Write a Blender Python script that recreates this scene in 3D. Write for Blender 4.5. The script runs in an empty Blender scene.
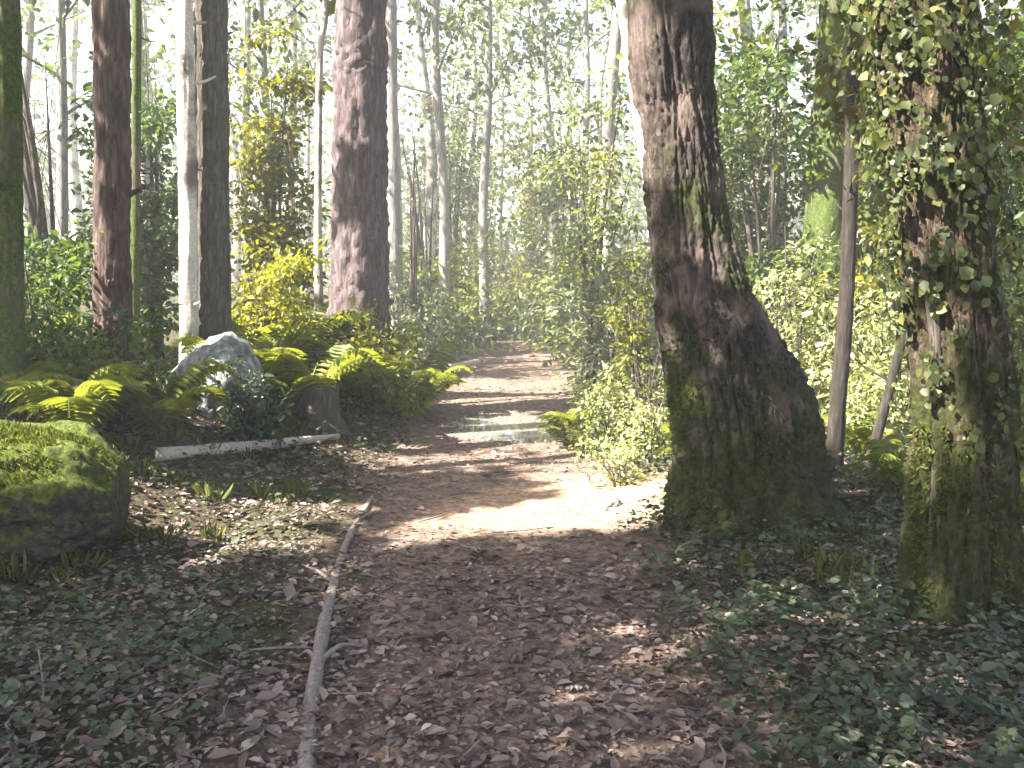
import bpy, math, random
import numpy as np
from mathutils import Vector, noise as mnoise

random.seed(11)
R = np.random.default_rng(7)
SC = bpy.context.scene
COL = SC.collection

# ------------------------------------------------------------------ terrain shape (needed to set the camera on the ground)
def sm(t):
    t = np.clip(t, 0, 1)
    return t * t * (3 - 2 * t)

_w = np.random.default_rng(3)
_WA = [(_w.uniform(0, 6.28), _w.uniform(0, 6.28)) for _ in range(24)]
def wob(x, y, s, k=0, n=5):
    v = 0
    for i in range(n):
        a, p = _WA[(k * 5 + i) % 24]
        f = (1 + .37 * i) / s
        v = v + np.sin((x * math.cos(a) + y * math.sin(a)) * f * 6.28 + p + 3 * k)
    return v / n

def path_c(y):
    return -.02 - .14 * sm((y - 3) / 8) + .35 * sm((y - 12) / 14) + 1.2 * sm((y - 24) / 25)

def path_m(x, y):
    """1 in the middle of the trodden path, 0 outside."""
    hw = .95 + .25 * sm((y - 4) / 5) - .1 * sm((y - 12) / 10)
    d = np.abs(x - path_c(y)) + .22 * wob(x, y, 1.7, 1) + .1 * wob(x, y, .5, 2)
    return 1 - sm((d - hw + .3) / .6)

def H(x, y):
    x = np.asarray(x, float); y = np.asarray(y, float)
    z = .028 * 55 * sm((y - 9) / 82) + .012 * np.clip(y - 9, 0, 40)
    xl = -1.75 + .75 * sm((y - 6) / 6)
    z = z + .62 * sm((xl - x) / 2.2) * sm((y - 3.6) / 2.6) + .5 * sm((-x - 5) / 6)
    z = z + .1 * sm((x - 1.2) / 2.5) + .15 * sm((x - 4) / 2.5)
    pm = path_m(x, y)
    z = z - .05 * pm
    z = z + (.035 + .045 * (1 - pm)) * wob(x, y, 2.3, 3) + (.009 + .012 * (1 - pm)) * wob(x, y, .42, 0) + .006 * wob(x, y, .17, 2)
    z = z - .085 * np.exp(-(((x + .03) / .66) ** 2 + ((y - 11.6) / 1.1) ** 2) ** 1.3)
    return z

def sun_patch_m(x, y):
    """1 in the sun patch, its brightness painted as lighter tan earth."""
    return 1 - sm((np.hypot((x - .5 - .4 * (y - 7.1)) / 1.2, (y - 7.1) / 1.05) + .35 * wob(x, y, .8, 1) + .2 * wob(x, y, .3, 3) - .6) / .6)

def Hs(x, y):
    return float(H(x, y))

# ------------------------------------------------------------------ camera
F_PX = 924.0
EYE = 1.55 + Hs(0, 0)
PITCH = math.atan(84 / F_PX)
cam = bpy.data.cameras.new("camera")
cam.sensor_width = 36
cam.lens = 36 * F_PX / 1024
cam.clip_start = .05
cam.clip_end = 2000
cam_o = bpy.data.objects.new("camera", cam)
COL.objects.link(cam_o)
cam_o.location = (0, 0, EYE)
cam_o.rotation_euler = (math.pi / 2 - PITCH, 0, 0)
SC.camera = cam_o

# ------------------------------------------------------------------ sky, sun, exposure
SUN_EL = math.radians(46)
SUN_BACK = math.radians(24)               # the sun stands to the left and a little behind the viewer
to_sun = Vector((-math.cos(SUN_BACK) * math.cos(SUN_EL), -math.sin(SUN_BACK) * math.cos(SUN_EL), math.sin(SUN_EL)))
world = bpy.data.worlds.new("World")
SC.world = world
world.use_nodes = True
wn = world.node_tree
sky = wn.nodes.new("ShaderNodeTexSky")
sky.sky_type = 'NISHITA'
sky.sun_disc = False
sky.sun_elevation = SUN_EL
sky.sun_rotation = math.atan2(to_sun.x, to_sun.y)
sky.air_density = 1.0
sky.dust_density = 3.5
sky.ozone_density = .6
wn.links.new(sky.outputs[0], wn.nodes["Background"].inputs[0])
wn.nodes["Background"].inputs[1].default_value = .062
sun = bpy.data.lights.new("sun", 'SUN')
sun.energy = 5.0
sun.angle = math.radians(.5)
sun.color = (1, .93, .82)
sun_o = bpy.data.objects.new("sun", sun)
COL.objects.link(sun_o)
sun_o.rotation_euler = (-to_sun).to_track_quat('-Z', 'Y').to_euler()
SC.view_settings.view_transform = 'Standard'
SC.view_settings.look = 'None'
SC.view_settings.gamma = 1
SC.view_settings.use_curve_mapping = False
SC.view_settings.exposure = 3.15
SC.render.engine = 'CYCLES'
cy = SC.cycles
cy.max_bounces = 7; cy.diffuse_bounces = 4; cy.glossy_bounces = 2; cy.transmission_bounces = 4; cy.transparent_max_bounces = 6
cy.volume_bounces = 1
cy.use_denoising = True
cy.caustics_reflective = False; cy.caustics_refractive = False
cy.sample_clamp_indirect = 6

# ------------------------------------------------------------------ helpers: pixels to places
FW = Vector((0, math.cos(PITCH), -math.sin(PITCH)))
UP = Vector((0, math.sin(PITCH), math.cos(PITCH)))
def ray(px, py):
    return FW * F_PX + Vector((1, 0, 0)) * (px - 512) + UP * (384 - py)
def pt(px, py, d):
    v = ray(px, py)
    return Vector((0, 0, EYE)) + v * (d / v.y)
def at(px, py):
    v = ray(px, py); v = v / v.y
    d = 1.5
    while d < 120:
        p = Vector((0, 0, EYE)) + v * d
        if p.z <= Hs(p.x, p.y): return p
        d += .03
    return Vector((0, 0, EYE)) + v * 60
def ground(x, y, dz=0):
    return Vector((x, y, Hs(x, y) + dz))

# gaps in the canopy: places the sun reaches (point, radius); foliage that would stand in such a beam is left out
SUNV = np.array(to_sun)
BEAMS = [(pt(686, 165, 5.9), .42), (pt(655, 60, 6), .3), (pt(640, 490, 7), .45), (pt(955, 440, 4.5), .42), (pt(930, 330, 4.6), .3), (pt(352, 70, 12), .7), (pt(320, 320, 11.2), 1.3), (pt(250, 300, 11), .9), (pt(390, 330, 11.2), .8), (pt(276, 150, 13), 1.3),
         (pt(60, 190, 10.3), 1.1), (pt(50, 415, 5.3), .6), (pt(632, 420, 7.6), .75), (pt(632, 300, 11), 1.0), (pt(640, 420, 8.7), .9), (pt(605, 420, 9.4), .8), (pt(870, 430, 8.3), .8), (pt(935, 150, 4.4), .5), (pt(850, 430, 9.2), 1.4), (pt(790, 400, 9.3), .8), (pt(850, 350, 11.4), 1.0), (pt(905, 440, 8.6), .7), (pt(768, 200, 11.5), 1.3),
         (pt(905, 60, 9), .9), (pt(1000, 250, 9.5), .9), (pt(190, 250, 9.6), .6), (pt(195, 370, 8.6), .6), (pt(500, 365, 16), 1.5), (pt(440, 300, 19), 2.2), (pt(580, 290, 18), 2.0), (pt(520, 250, 24), 3)]
def sunlit(Pw, tmin=1.5):
    v = np.zeros(len(Pw), bool)
    for c, r in BEAMS:
        q = Pw - np.array(c); t = q @ SUNV
        v |= (t > tmin) & (np.linalg.norm(q - t[:, None] * SUNV, axis=1) < r)
    return v

tanE = math.tan(SUN_EL)
hd = np.array([to_sun.x, to_sun.y]) / math.hypot(to_sun.x, to_sun.y)
LIT = [  # sunny patches on the ground: centre x, y, half length, half width, angle
    (.25, 6.5, 1.55, .5, .40), (.95, 7.7, 1.1, 1.3, 0), (-2.6, 6.3, 1.3, .5, .2), (-2.0, 11, 1.7, 1.7, 0), (-3.6, 9, 1.2, .8, 0),
    (.2, 11.2, 1.1, .35, .2), (0.2, 13.6, 1.6, .45, .2), (3.3, 9.0, 1.7, 1.7, 0), (-.9, 8.9, .8, .16, .25), (.3, 9.7, .7, .2, .3)]
def lit(x, y):
    v = np.zeros(len(x), bool)
    for cx, cy_, a, b2, an in LIT:
        u = (x - cx) * math.cos(an) + (y - cy_) * math.sin(an); w = -(x - cx) * math.sin(an) + (y - cy_) * math.cos(an)
        v |= (u / (a + .1)) ** 2 + (w / (b2 + .1)) ** 2 < 1
    return v
def lit_ground(Pw):
    z = Pw[:, 2]
    return (z > 2.2) & lit(Pw[:, 0] - hd[0] * (z - .3) / tanE, Pw[:, 1] - hd[1] * (z - .3) / tanE)

# ------------------------------------------------------------------ helpers: objects
def tag(o, label, cat, group=None):
    o['label'] = label; o['category'] = cat
    if group: o['group'] = group
    return o
def thing(name, loc, label, cat, group=None, rz=0):
    o = bpy.data.objects.new(name, None)
    o.empty_display_size = .2
    COL.objects.link(o); o.location = loc; o.rotation_euler = (0, 0, rz)
    return tag(o, label, cat, group)
def link(name, me, mat, parent=None, loc=None):
    o = bpy.data.objects.new(name, me)
    if mat is not None and not me.materials: me.materials.append(mat)
    COL.objects.link(o)
    if parent is not None: o.parent = parent
    if loc is not None: o.location = loc
    return o
def dup(root, loc, rz=0, s=1, label=None, group=None):
    r = root.copy(); COL.objects.link(r)
    r.location = loc; r.rotation_euler = (0, 0, rz); r.scale = (s, s, s)
    if label: r['label'] = label
    if group: r['group'] = group
    for ch in list(root.children):
        c = ch.copy(); COL.objects.link(c); c.parent = r
        for g in list(ch.children):
            e = g.copy(); COL.objects.link(e); e.parent = c
    return r

def raw_mesh(name, V, faces, smooth=False, tint=None):
    """faces: (n,4) array of quads"""
    me = bpy.data.meshes.new(name)
    V = np.asarray(V, np.float32); faces = np.asarray(faces, np.int32)
    me.vertices.add(len(V)); me.vertices.foreach_set('co', V.ravel())
    k = faces.shape[1]
    me.loops.add(faces.size); me.loops.foreach_set('vertex_index', faces.ravel())
    me.polygons.add(len(faces)); me.polygons.foreach_set('loop_start', np.arange(0, faces.size, k, dtype=np.int32))
    if smooth: me.polygons.foreach_set('use_smooth', np.ones(len(faces), bool))
    if tint is not None:
        a = me.attributes.new('tint', 'FLOAT', 'FACE'); a.data.foreach_set('value', np.asarray(tint, np.float32))
    me.update(calc_edges=True); me.validate()
    return me

LEAF_T = np.array([(0, 0, 0), (-.5, .34, .10), (-.40, .68, .07), (0, 1, -.06), (.40, .68, .07), (.5, .34, .10)])
def nrm(a):
    return a / np.maximum(np.linalg.norm(a, axis=1, keepdims=True), 1e-6)
def leaf_data(P, A, N, L, W):
    A = nrm(A); S = nrm(np.cross(A, N)); N = np.cross(S, A)
    L = np.broadcast_to(np.asarray(L, float), (len(P),)); W = np.broadcast_to(np.asarray(W, float), (len(P),))
    V = (P[:, None] + LEAF_T[None, :, 0, None] * (W[:, None] * S)[:, None] + LEAF_T[None, :, 1, None] * (L[:, None] * A)[:, None]
         + LEAF_T[None, :, 2, None] * (L[:, None] * N)[:, None]).reshape(-1, 3)
    b = np.arange(len(P))[:, None] * 6
    Fq = np.concatenate([b + np.array([[0, 3, 2, 1]]), b + np.array([[0, 5, 4, 3]])], 1).reshape(-1, 4)
    return V, Fq
def leaf_mesh(name, P, A, N, L, W, tint):
    V, Fq = leaf_data(P, A, N, L, W)
    return raw_mesh(name, V, Fq, tint=np.repeat(tint, 2))

def clumps(C, rad, n, size, flat=.7, droop=.3, tvar=.27, rng=None):
    """leaves spread through clumps round the centres C; each clump has its own hue"""
    rng = rng or R
    C = np.asarray(C, float)
    rad = np.broadcast_to(np.asarray(rad, float), (len(C),))
    idx = np.repeat(np.arange(len(C)), n)
    off = rng.normal(size=(len(idx), 3)) * np.array([1, 1, flat]) * .55
    P = C[idx] + off * rad[idx][:, None]
    A = nrm(off + rng.normal(size=off.shape) * .6 + np.array([0, 0, -droop]))
    N = nrm(rng.normal(size=off.shape) * .55 + np.array([0, 0, 1.0]))
    L = size * np.clip(rng.lognormal(-.05, .38, len(idx)), .35, 2.0)
    t = np.clip(rng.uniform(.2, .8, len(C))[idx] + rng.normal(size=len(idx)) * tvar, 0, 1)
    return P, A, N, L, t

def foliage_mesh(name, C, rad, n, size, aspect=.55, base=None, **k):
    P, A, N, L, t = clumps(C, rad, n, size, **k)
    if base is not None:
        ok = ~(sunlit(P + np.array(base)) | lit_ground(P + np.array(base)))
        P, A, N, L, t = P[ok], A[ok], N[ok], L[ok], t[ok]
    return leaf_mesh(name, P, A, N, L, L * aspect, t)

def smooth_path(pts, rads, n):
    """resample a polyline by Catmull-Rom"""
    P = [np.array(p, float) for p in pts]; k = len(P)
    P = [2 * P[0] - P[1]] + P + [2 * P[-1] - P[-2]]
    out, rr = [], []
    for i in range(n + 1):
        u = i / n * (k - 1); j = min(int(u), k - 2); t = u - j
        a, b, c, d = P[j], P[j + 1], P[j + 2], P[j + 3]
        out.append(.5 * (2 * b + (c - a) * t + (2 * a - 5 * b + 4 * c - d) * t * t + (3 * b - a - 3 * c + d) * t ** 3))
        rr.append(rads[j] * (1 - t) + rads[j + 1] * t)
    return np.array(out), np.array(rr)

def tube_data(pts, rads, nring=24, nseg=12, rough=.0, ridge=.0, lobes=0, flare_h=.3, flare=0, seed=0, nscale=3.0, cap=True):
    C, rr = smooth_path(pts, rads, nring)
    T = np.gradient(C, axis=0); T = nrm(T)
    ref = np.array([1.0, 0, 0]) if abs(T[0][0]) < .8 else np.array([0, 0, 1.0])
    th = np.linspace(0, 2 * math.pi, nseg, endpoint=False)
    V = np.zeros((nring + 1, nseg, 3))
    lp = seed * 1.7
    s = np.concatenate([[0], np.cumsum(np.linalg.norm(np.diff(C, axis=0), axis=1))])
    for i in range(nring + 1):
        u = ref - T[i] * ref.dot(T[i]); u /= np.linalg.norm(u); w = np.cross(T[i], u)
        r = np.full(nseg, rr[i])
        if lobes:
            e = math.exp(-s[i] / flare_h)
            r *= 1 + flare * e * (.35 + .65 * np.maximum(0, np.cos(th * lobes / 1.0 + lp)) ** 1.5 + .35 * np.sin(th * 2 + lp * 2))
        for j in range(nseg) if (rough or ridge) else ():
            q = Vector((math.cos(th[j]) * nscale * .9, math.sin(th[j]) * nscale * .9, s[i] * nscale * .35 + seed * 13.1))
            v = 0
            if rough: v += rough * mnoise.noise(Vector((q.x * .35, q.y * .35, s[i] * 1.6 + seed * 7)))
            if ridge:
                q2 = Vector((q.x, q.y, q.z * 2.6)) * 1.7
                v += ridge * (min(abs(mnoise.noise(q)) * 2.6, .75) - .45) + .6 * ridge * min(abs(mnoise.noise(q2)) * 2.2, .5) + .3 * ridge * mnoise.noise(q2 * 2.7)
            r[j] *= 1 + v
        V[i] = C[i] + np.cos(th)[:, None] * u * r[:, None] + np.sin(th)[:, None] * w * r[:, None]
    V = V.reshape(-1, 3)
    Fq = []
    a = np.arange(nring)[:, None] * nseg; j = np.arange(nseg)[None]; j2 = (j + 1) % nseg
    Fq = np.stack([a + j, a + j2, a + nseg + j2, a + nseg + j], -1).reshape(-1, 4)
    if cap:
        V = np.vstack([V, C[0], C[-1]]); b0 = len(V) - 2
        jj = np.arange(0, nseg - 1, 2); m = nring * nseg
        Fq = np.vstack([Fq, np.stack([np.full(len(jj), b0), (jj + 2) % nseg, jj + 1, jj], -1),
                        np.stack([np.full(len(jj), b0 + 1), m + jj, m + jj + 1, m + (jj + 2) % nseg], -1)])
    return V, Fq
def tube(name, pts, rads, **k):
    V, Fq = tube_data(pts, rads, **k)
    return raw_mesh(name, V, Fq, smooth=True)
def tubes(name, specs, **k):
    Vs, Fs, b = [], [], 0
    for p, r in specs:
        V, Fq = tube_data(p, r, **k); Vs.append(V); Fs.append(Fq + b); b += len(V)
    return raw_mesh(name, np.vstack(Vs), np.vstack(Fs), smooth=True)

# ------------------------------------------------------------------ materials
def new_mat(name):
    m = bpy.data.materials.new(name); m.use_nodes = True
    return m, m.node_tree.nodes, m.node_tree.links, m.node_tree.nodes["Principled BSDF"]
def ramp(nodes, stops):
    r = nodes.new("ShaderNodeValToRGB")
    while len(r.color_ramp.elements) < len(stops): r.color_ramp.elements.new(.5)
    for e, (p, c) in zip(r.color_ramp.elements, stops): e.position = p; e.color = (*c, 1)
    return r
def leaf_mat(name, stops, trans=.42, tboost=1.5, rough=.5):
    m, n, l, b = new_mat(name)
    a = n.new("ShaderNodeAttribute"); a.attribute_name = 'tint'
    oi = n.new("ShaderNodeObjectInfo")
    mp = n.new("ShaderNodeMath"); mp.operation = 'MULTIPLY_ADD'
    l.new(oi.outputs['Random'], mp.inputs[0]); mp.inputs[1].default_value = .3; mp.inputs[2].default_value = -.15
    ad = n.new("ShaderNodeMath"); ad.operation = 'ADD'; ad.use_clamp = True
    l.new(a.outputs['Fac'], ad.inputs[0]); l.new(mp.outputs[0], ad.inputs[1])
    r = ramp(n, stops); l.new(ad.outputs[0], r.inputs[0])
    l.new(r.outputs[0], b.inputs['Base Color']); b.inputs['Roughness'].default_value = rough
    b.inputs['Specular IOR Level'].default_value = .4
    t = n.new("ShaderNodeBsdfTranslucent")
    mu = n.new("ShaderNodeMix"); mu.data_type = 'RGBA'; mu.blend_type = 'MULTIPLY'; mu.inputs[0].default_value = 1
    l.new(r.outputs[0], mu.inputs[6]); mu.inputs[7].default_value = (tboost * 1.15, tboost * 1.1, tboost * .55, 1)
    l.new(mu.outputs[2], t.inputs[0])
    mx = n.new("ShaderNodeMixShader"); mx.inputs[0].default_value = trans
    l.new(b.outputs[0], mx.inputs[1]); l.new(t.outputs[0], mx.inputs[2])
    l.new(mx.outputs[0], n["Material Output"].inputs[0])
    return m
def bark_mat(name, dark, mid, light, moss=0.0, moss_top=False, mosscol=(.05, .075, .012), vscale=9, stretch=.16, bump=.6, patches=0.0, patchcol=(.3, .28, .25), moss_h=None):
    m, n, l, b = new_mat(name)
    tc = n.new("ShaderNodeTexCoord")
    mp = n.new("ShaderNodeMapping"); mp.inputs['Scale'].default_value = (1, 1, stretch)
    l.new(tc.outputs['Object'], mp.inputs[0])
    n1 = n.new("ShaderNodeTexNoise"); n1.inputs['Scale'].default_value = vscale * 2; n1.inputs['Detail'].default_value = 8; n1.inputs['Roughness'].default_value = .7
    l.new(mp.outputs[0], n1.inputs[0])
    vo = n.new("ShaderNodeTexVoronoi"); vo.feature = 'DISTANCE_TO_EDGE'; vo.inputs['Scale'].default_value = vscale * 1.6
    dm = n.new("ShaderNodeVectorMath"); dm.operation = 'ADD'
    sc = n.new("ShaderNodeVectorMath"); sc.operation = 'SCALE'; sc.inputs['Scale'].default_value = .12
    l.new(n1.outputs['Color'], sc.inputs[0]); l.new(mp.outputs[0], dm.inputs[0]); l.new(sc.outputs[0], dm.inputs[1]); l.new(dm.outputs[0], vo.inputs[0])
    mr = n.new("ShaderNodeMapRange"); l.new(vo.outputs['Distance'], mr.inputs[0]); mr.inputs[2].default_value = .32
    mm = n.new("ShaderNodeMath"); mm.operation = 'MULTIPLY_ADD'; l.new(mr.outputs[0], mm.inputs[0]); mm.inputs[1].default_value = .34
    m2 = n.new("ShaderNodeMath"); m2.operation = 'MULTIPLY'; l.new(n1.outputs[0], m2.inputs[0]); m2.inputs[1].default_value = 1.0
    l.new(m2.outputs[0], mm.inputs[2])
    r = ramp(n, [(.12, dark), (.5, mid), (.95, light)]); l.new(mm.outputs[0], r.inputs[0])
    colr = r.outputs[0]
    if patches:
        pn = n.new("ShaderNodeTexNoise"); pn.inputs['Scale'].default_value = 3.2; pn.inputs['Detail'].default_value = 6
        l.new(tc.outputs['Object'], pn.inputs[0])
        pr = ramp(n, [(.55 - patches * .2, (0, 0, 0)), (.62, (1, 1, 1))]); l.new(pn.outputs[0], pr.inputs[0])
        mx = n.new("ShaderNodeMix"); mx.data_type = 'RGBA'; l.new(pr.outputs[0], mx.inputs[0]); l.new(colr, mx.inputs[6]); mx.inputs[7].default_value = (*patchcol, 1)
        colr = mx.outputs[2]
    if moss:
        mn = n.new("ShaderNodeTexNoise"); mn.inputs['Scale'].default_value = 2.6; mn.inputs['Detail'].default_value = 9; mn.inputs['Roughness'].default_value = .68
        l.new(tc.outputs['Object'], mn.inputs[0])
        fac = mn.outputs[0]
        if moss_h:
            sx = n.new("ShaderNodeSeparateXYZ"); l.new(tc.outputs['Object'], sx.inputs[0])
            hr = n.new("ShaderNodeMapRange"); l.new(sx.outputs[2], hr.inputs[0]); hr.inputs[1].default_value = 0; hr.inputs[2].default_value = moss_h; hr.inputs[3].default_value = .22; hr.inputs[4].default_value = -.05
            ad = n.new("ShaderNodeMath"); l.new(fac, ad.inputs[0]); l.new(hr.outputs[0], ad.inputs[1]); fac = ad.outputs[0]
        if moss_top:
            ge = n.new("ShaderNodeNewGeometry"); sn = n.new("ShaderNodeSeparateXYZ"); l.new(ge.outputs['Normal'], sn.inputs[0])
            tr = n.new("ShaderNodeMapRange"); l.new(sn.outputs[2], tr.inputs[0]); tr.inputs[1].default_value = -.5; tr.inputs[2].default_value = .55; tr.inputs[3].default_value = -.3; tr.inputs[4].default_value = .25
            at2 = n.new("ShaderNodeMath"); l.new(fac, at2.inputs[0]); l.new(tr.outputs[0], at2.inputs[1]); fac = at2.outputs[0]
        k = .68 - .3 * moss
        mr2 = ramp(n, [(k, (0, 0, 0)), (k + .12, (1, 1, 1))]); l.new(fac, mr2.inputs[0])
        mcn = n.new("ShaderNodeTexNoise"); mcn.inputs['Scale'].default_value = 40; l.new(tc.outputs['Object'], mcn.inputs[0])
        mc = ramp(n, [(.3, tuple(c * .45 for c in mosscol)), (.7, tuple(c * 1.4 for c in mosscol))]); l.new(mcn.outputs[0], mc.inputs[0])
        mx2 = n.new("ShaderNodeMix"); mx2.data_type = 'RGBA'; l.new(mr2.outputs[0], mx2.inputs[0]); l.new(colr, mx2.inputs[6]); l.new(mc.outputs[0], mx2.inputs[7])
        colr = mx2.outputs[2]
    l.new(colr, b.inputs['Base Color']); b.inputs['Roughness'].default_value = .85; b.inputs['Specular IOR Level'].default_value = .25
    bp = n.new("ShaderNodeBump"); bp.inputs['Strength'].default_value = bump; bp.inputs['Distance'].default_value = .03
    l.new(mm.outputs[0], bp.inputs['Height']); l.new(bp.outputs[0], b.inputs['Normal'])
    return m

M = {}
M['bark_big'] = bark_mat('bark_big', (.010, .008, .006), (.030, .023, .019), (.14, .11, .095), moss=.72, mosscol=(.05, .062, .012), patches=.35, patchcol=(.19, .14, .125), moss_h=1.5, bump=1.0, vscale=16, stretch=.4)
M['bark_right'] = bark_mat('bark_right', (.012, .009, .006), (.06, .042, .026), (.2, .15, .1), moss=.8, mosscol=(.055, .062, .014), moss_h=1.8, bump=1.0, vscale=18, stretch=.4)
M['bark_red'] = bark_mat('bark_red', (.014, .008, .006), (.048, .029, .024), (.13, .09, .08), moss=.15, vscale=11)
M['bark_purple'] = bark_mat('bark_purple', (.014, .009, .009), (.052, .036, .038), (.15, .115, .12), moss=.2, moss_h=1.2, vscale=9)
M['bark_dark'] = bark_mat('bark_dark', (.012, .01, .009), (.05, .04, .035), (.13, .105, .09), moss=.35, vscale=14)
M['bark_black'] = bark_mat('bark_black', (.006, .005, .004), (.02, .016, .013), (.055, .045, .038), moss=.3, vscale=14)
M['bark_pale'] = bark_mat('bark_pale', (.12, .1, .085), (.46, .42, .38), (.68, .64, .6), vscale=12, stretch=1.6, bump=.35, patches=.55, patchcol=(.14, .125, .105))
M['bark_grey'] = bark_mat('bark_grey', (.05, .047, .045), (.16, .15, .14), (.34, .32, .3), moss=.25, vscale=12)
M['bark_moss'] = bark_mat('bark_moss', (.014, .014, .008), (.055, .05, .03), (.14, .12, .08), moss=1.0, vscale=12)
M['deadwood'] = bark_mat('deadwood', (.06, .048, .043), (.17, .14, .128), (.3, .255, .24), vscale=14, stretch=1, bump=.4)
M['bleached'] = bark_mat('bleached', (.12, .1, .085), (.36, .31, .28), (.55, .5, .46), vscale=14, stretch=1, bump=.4)
M['log_moss'] = bark_mat('log_moss', (.014, .012, .009), (.05, .042, .03), (.12, .1, .07), moss=.65, moss_top=True, mosscol=(.085, .11, .016), vscale=10, stretch=1, bump=1)
M['leaf_canopy'] = leaf_mat('leaf_canopy', [(0, (.022, .045, .010)), (.5, (.045, .075, .014)), (1, (.085, .11, .02))])
M['leaf_green'] = leaf_mat('leaf_green', [(0, (.025, .05, .014)), (.5, (.055, .095, .022)), (1, (.1, .14, .03))])
M['leaf_yellow'] = leaf_mat('leaf_yellow', [(0, (.05, .065, .008)), (.5, (.115, .125, .012)), (1, (.2, .185, .02))], tboost=1.5)
M['leaf_bright'] = leaf_mat('leaf_bright', [(0, (.07, .1, .03)), (.5, (.13, .16, .05)), (1, (.2, .22, .08))], tboost=1.5)
M['leaf_lime'] = leaf_mat('leaf_lime', [(0, (.085, .1, .01)), (.5, (.17, .18, .018)), (1, (.27, .25, .03))], tboost=1.5)
M['leaf_olive'] = leaf_mat('leaf_olive', [(0, (.045, .038, .012)), (.5, (.1, .085, .025)), (1, (.17, .14, .05))])
M['ivy'] = leaf_mat('ivy', [(0, (.025, .04, .012)), (.5, (.07, .085, .022)), (1, (.18, .17, .05))])
M['leaf_sunlit'] = leaf_mat('leaf_sunlit', [(0, (.15, .19, .07)), (.5, (.26, .29, .13)), (1, (.4, .41, .23))], tboost=1.4)  # leaf colour raised so bushes in the sun gaps look brightly lit
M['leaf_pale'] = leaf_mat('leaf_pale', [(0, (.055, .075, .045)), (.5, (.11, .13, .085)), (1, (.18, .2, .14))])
M['leaf_dark'] = leaf_mat('leaf_dark', [(0, (.014, .03, .012)), (.5, (.03, .055, .022)), (1, (.06, .085, .04))], trans=.25, rough=.35)
M['leaf_brown'] = leaf_mat('leaf_brown', [(0, (.03, .02, .01)), (.5, (.075, .052, .026)), (1, (.15, .11, .06))], trans=.3)
M['fern'] = leaf_mat('fern', [(0, (.06, .085, .012)), (.5, (.13, .155, .02)), (1, (.21, .21, .035))])
M['cover'] = leaf_mat('cover', [(0, (.022, .036, .018)), (.5, (.05, .068, .036)), (1, (.105, .12, .075))], trans=.25, rough=.4)
M['grass'] = leaf_mat('grass', [(0, (.04, .055, .012)), (.5, (.09, .11, .022)), (1, (.17, .18, .05))])
M['moss_tuft'] = leaf_mat('moss_tuft', [(0, (.03, .045, .008)), (.5, (.075, .095, .014)), (1, (.15, .16, .03))])
M['litter'] = leaf_mat('litter', [(0, (.04, .026, .021)), (.3, (.125, .088, .073)), (.6, (.22, .164, .142)), (.85, (.32, .25, .22)), (1, (.46, .38, .34))], trans=.12, tboost=1.0, rough=.6)

def ground_mat(name):
    m, n, l, b = new_mat(name)
    tc = n.new("ShaderNodeTexCoord")
    at_ = n.new("ShaderNodeAttribute"); at_.attribute_name = 'trodden'
    def nz(scale, det=8, rough=.65):
        t = n.new("ShaderNodeTexNoise"); t.inputs['Scale'].default_value = scale; t.inputs['Detail'].default_value = det; t.inputs['Roughness'].default_value = rough
        l.new(tc.outputs['Object'], t.inputs[0]); return t
    fine = nz(14); mid = nz(1.6); vor = n.new("ShaderNodeTexVoronoi"); vor.inputs['Scale'].default_value = 26; l.new(tc.outputs['Object'], vor.inputs[0])
    ea = ramp(n, [(.28, (.05, .034, .026)), (.5, (.15, .105, .082)), (.72, (.29, .215, .172))]); l.new(fine.outputs[0], ea.inputs[0])
    bare = n.new("ShaderNodeAttribute"); bare.attribute_name = 'bare'  # mask of the sun patch, painted into the ground as lighter tan
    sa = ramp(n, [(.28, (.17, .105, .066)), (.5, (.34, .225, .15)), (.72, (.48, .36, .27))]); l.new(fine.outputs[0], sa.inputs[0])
    fl = ramp(n, [(.28, (.016, .013, .008)), (.5, (.05, .04, .024)), (.75, (.12, .09, .058))]); l.new(fine.outputs[0], fl.inputs[0])
    mo = ramp(n, [(.3, (.012, .02, .006)), (.7, (.06, .08, .018))]); l.new(fine.outputs[0], mo.inputs[0])
    mf = ramp(n, [(.46, (0, 0, 0)), (.6, (1, 1, 1))]); l.new(mid.outputs[0], mf.inputs[0])
    x1 = n.new("ShaderNodeMix"); x1.data_type = 'RGBA'; l.new(mf.outputs[0], x1.inputs[0]); l.new(fl.outputs[0], x1.inputs[6]); l.new(mo.outputs[0], x1.inputs[7])
    x2 = n.new("ShaderNodeMix"); x2.data_type = 'RGBA'; l.new(at_.outputs['Fac'], x2.inputs[0]); l.new(x1.outputs[2], x2.inputs[6]); l.new(ea.outputs[0], x2.inputs[7])
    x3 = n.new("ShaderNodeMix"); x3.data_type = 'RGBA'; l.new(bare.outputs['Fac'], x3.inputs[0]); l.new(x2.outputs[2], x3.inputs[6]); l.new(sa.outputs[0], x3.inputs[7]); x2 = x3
    vb = n.new("ShaderNodeMix"); vb.data_type = 'RGBA'; vb.blend_type = 'OVERLAY'; vb.inputs[0].default_value = .35
    l.new(x2.outputs[2], vb.inputs[6]); l.new(vor.outputs['Distance'], vb.inputs[7])
    hs = n.new("ShaderNodeHueSaturation"); hs.inputs['Saturation'].default_value = 1.0; l.new(vb.outputs[2], hs.inputs['Color'])
    l.new(hs.outputs[0], b.inputs['Base Color']); b.inputs['Roughness'].default_value = .9; b.inputs['Specular IOR Level'].default_value = .2
    bp = n.new("ShaderNodeBump"); bp.inputs['Strength'].default_value = 1; bp.inputs['Distance'].default_value = .06
    l.new(fine.outputs[0], bp.inputs['Height']); l.new(bp.outputs[0], b.inputs['Normal'])
    return m
M['ground'] = ground_mat('forest_floor')
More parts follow.
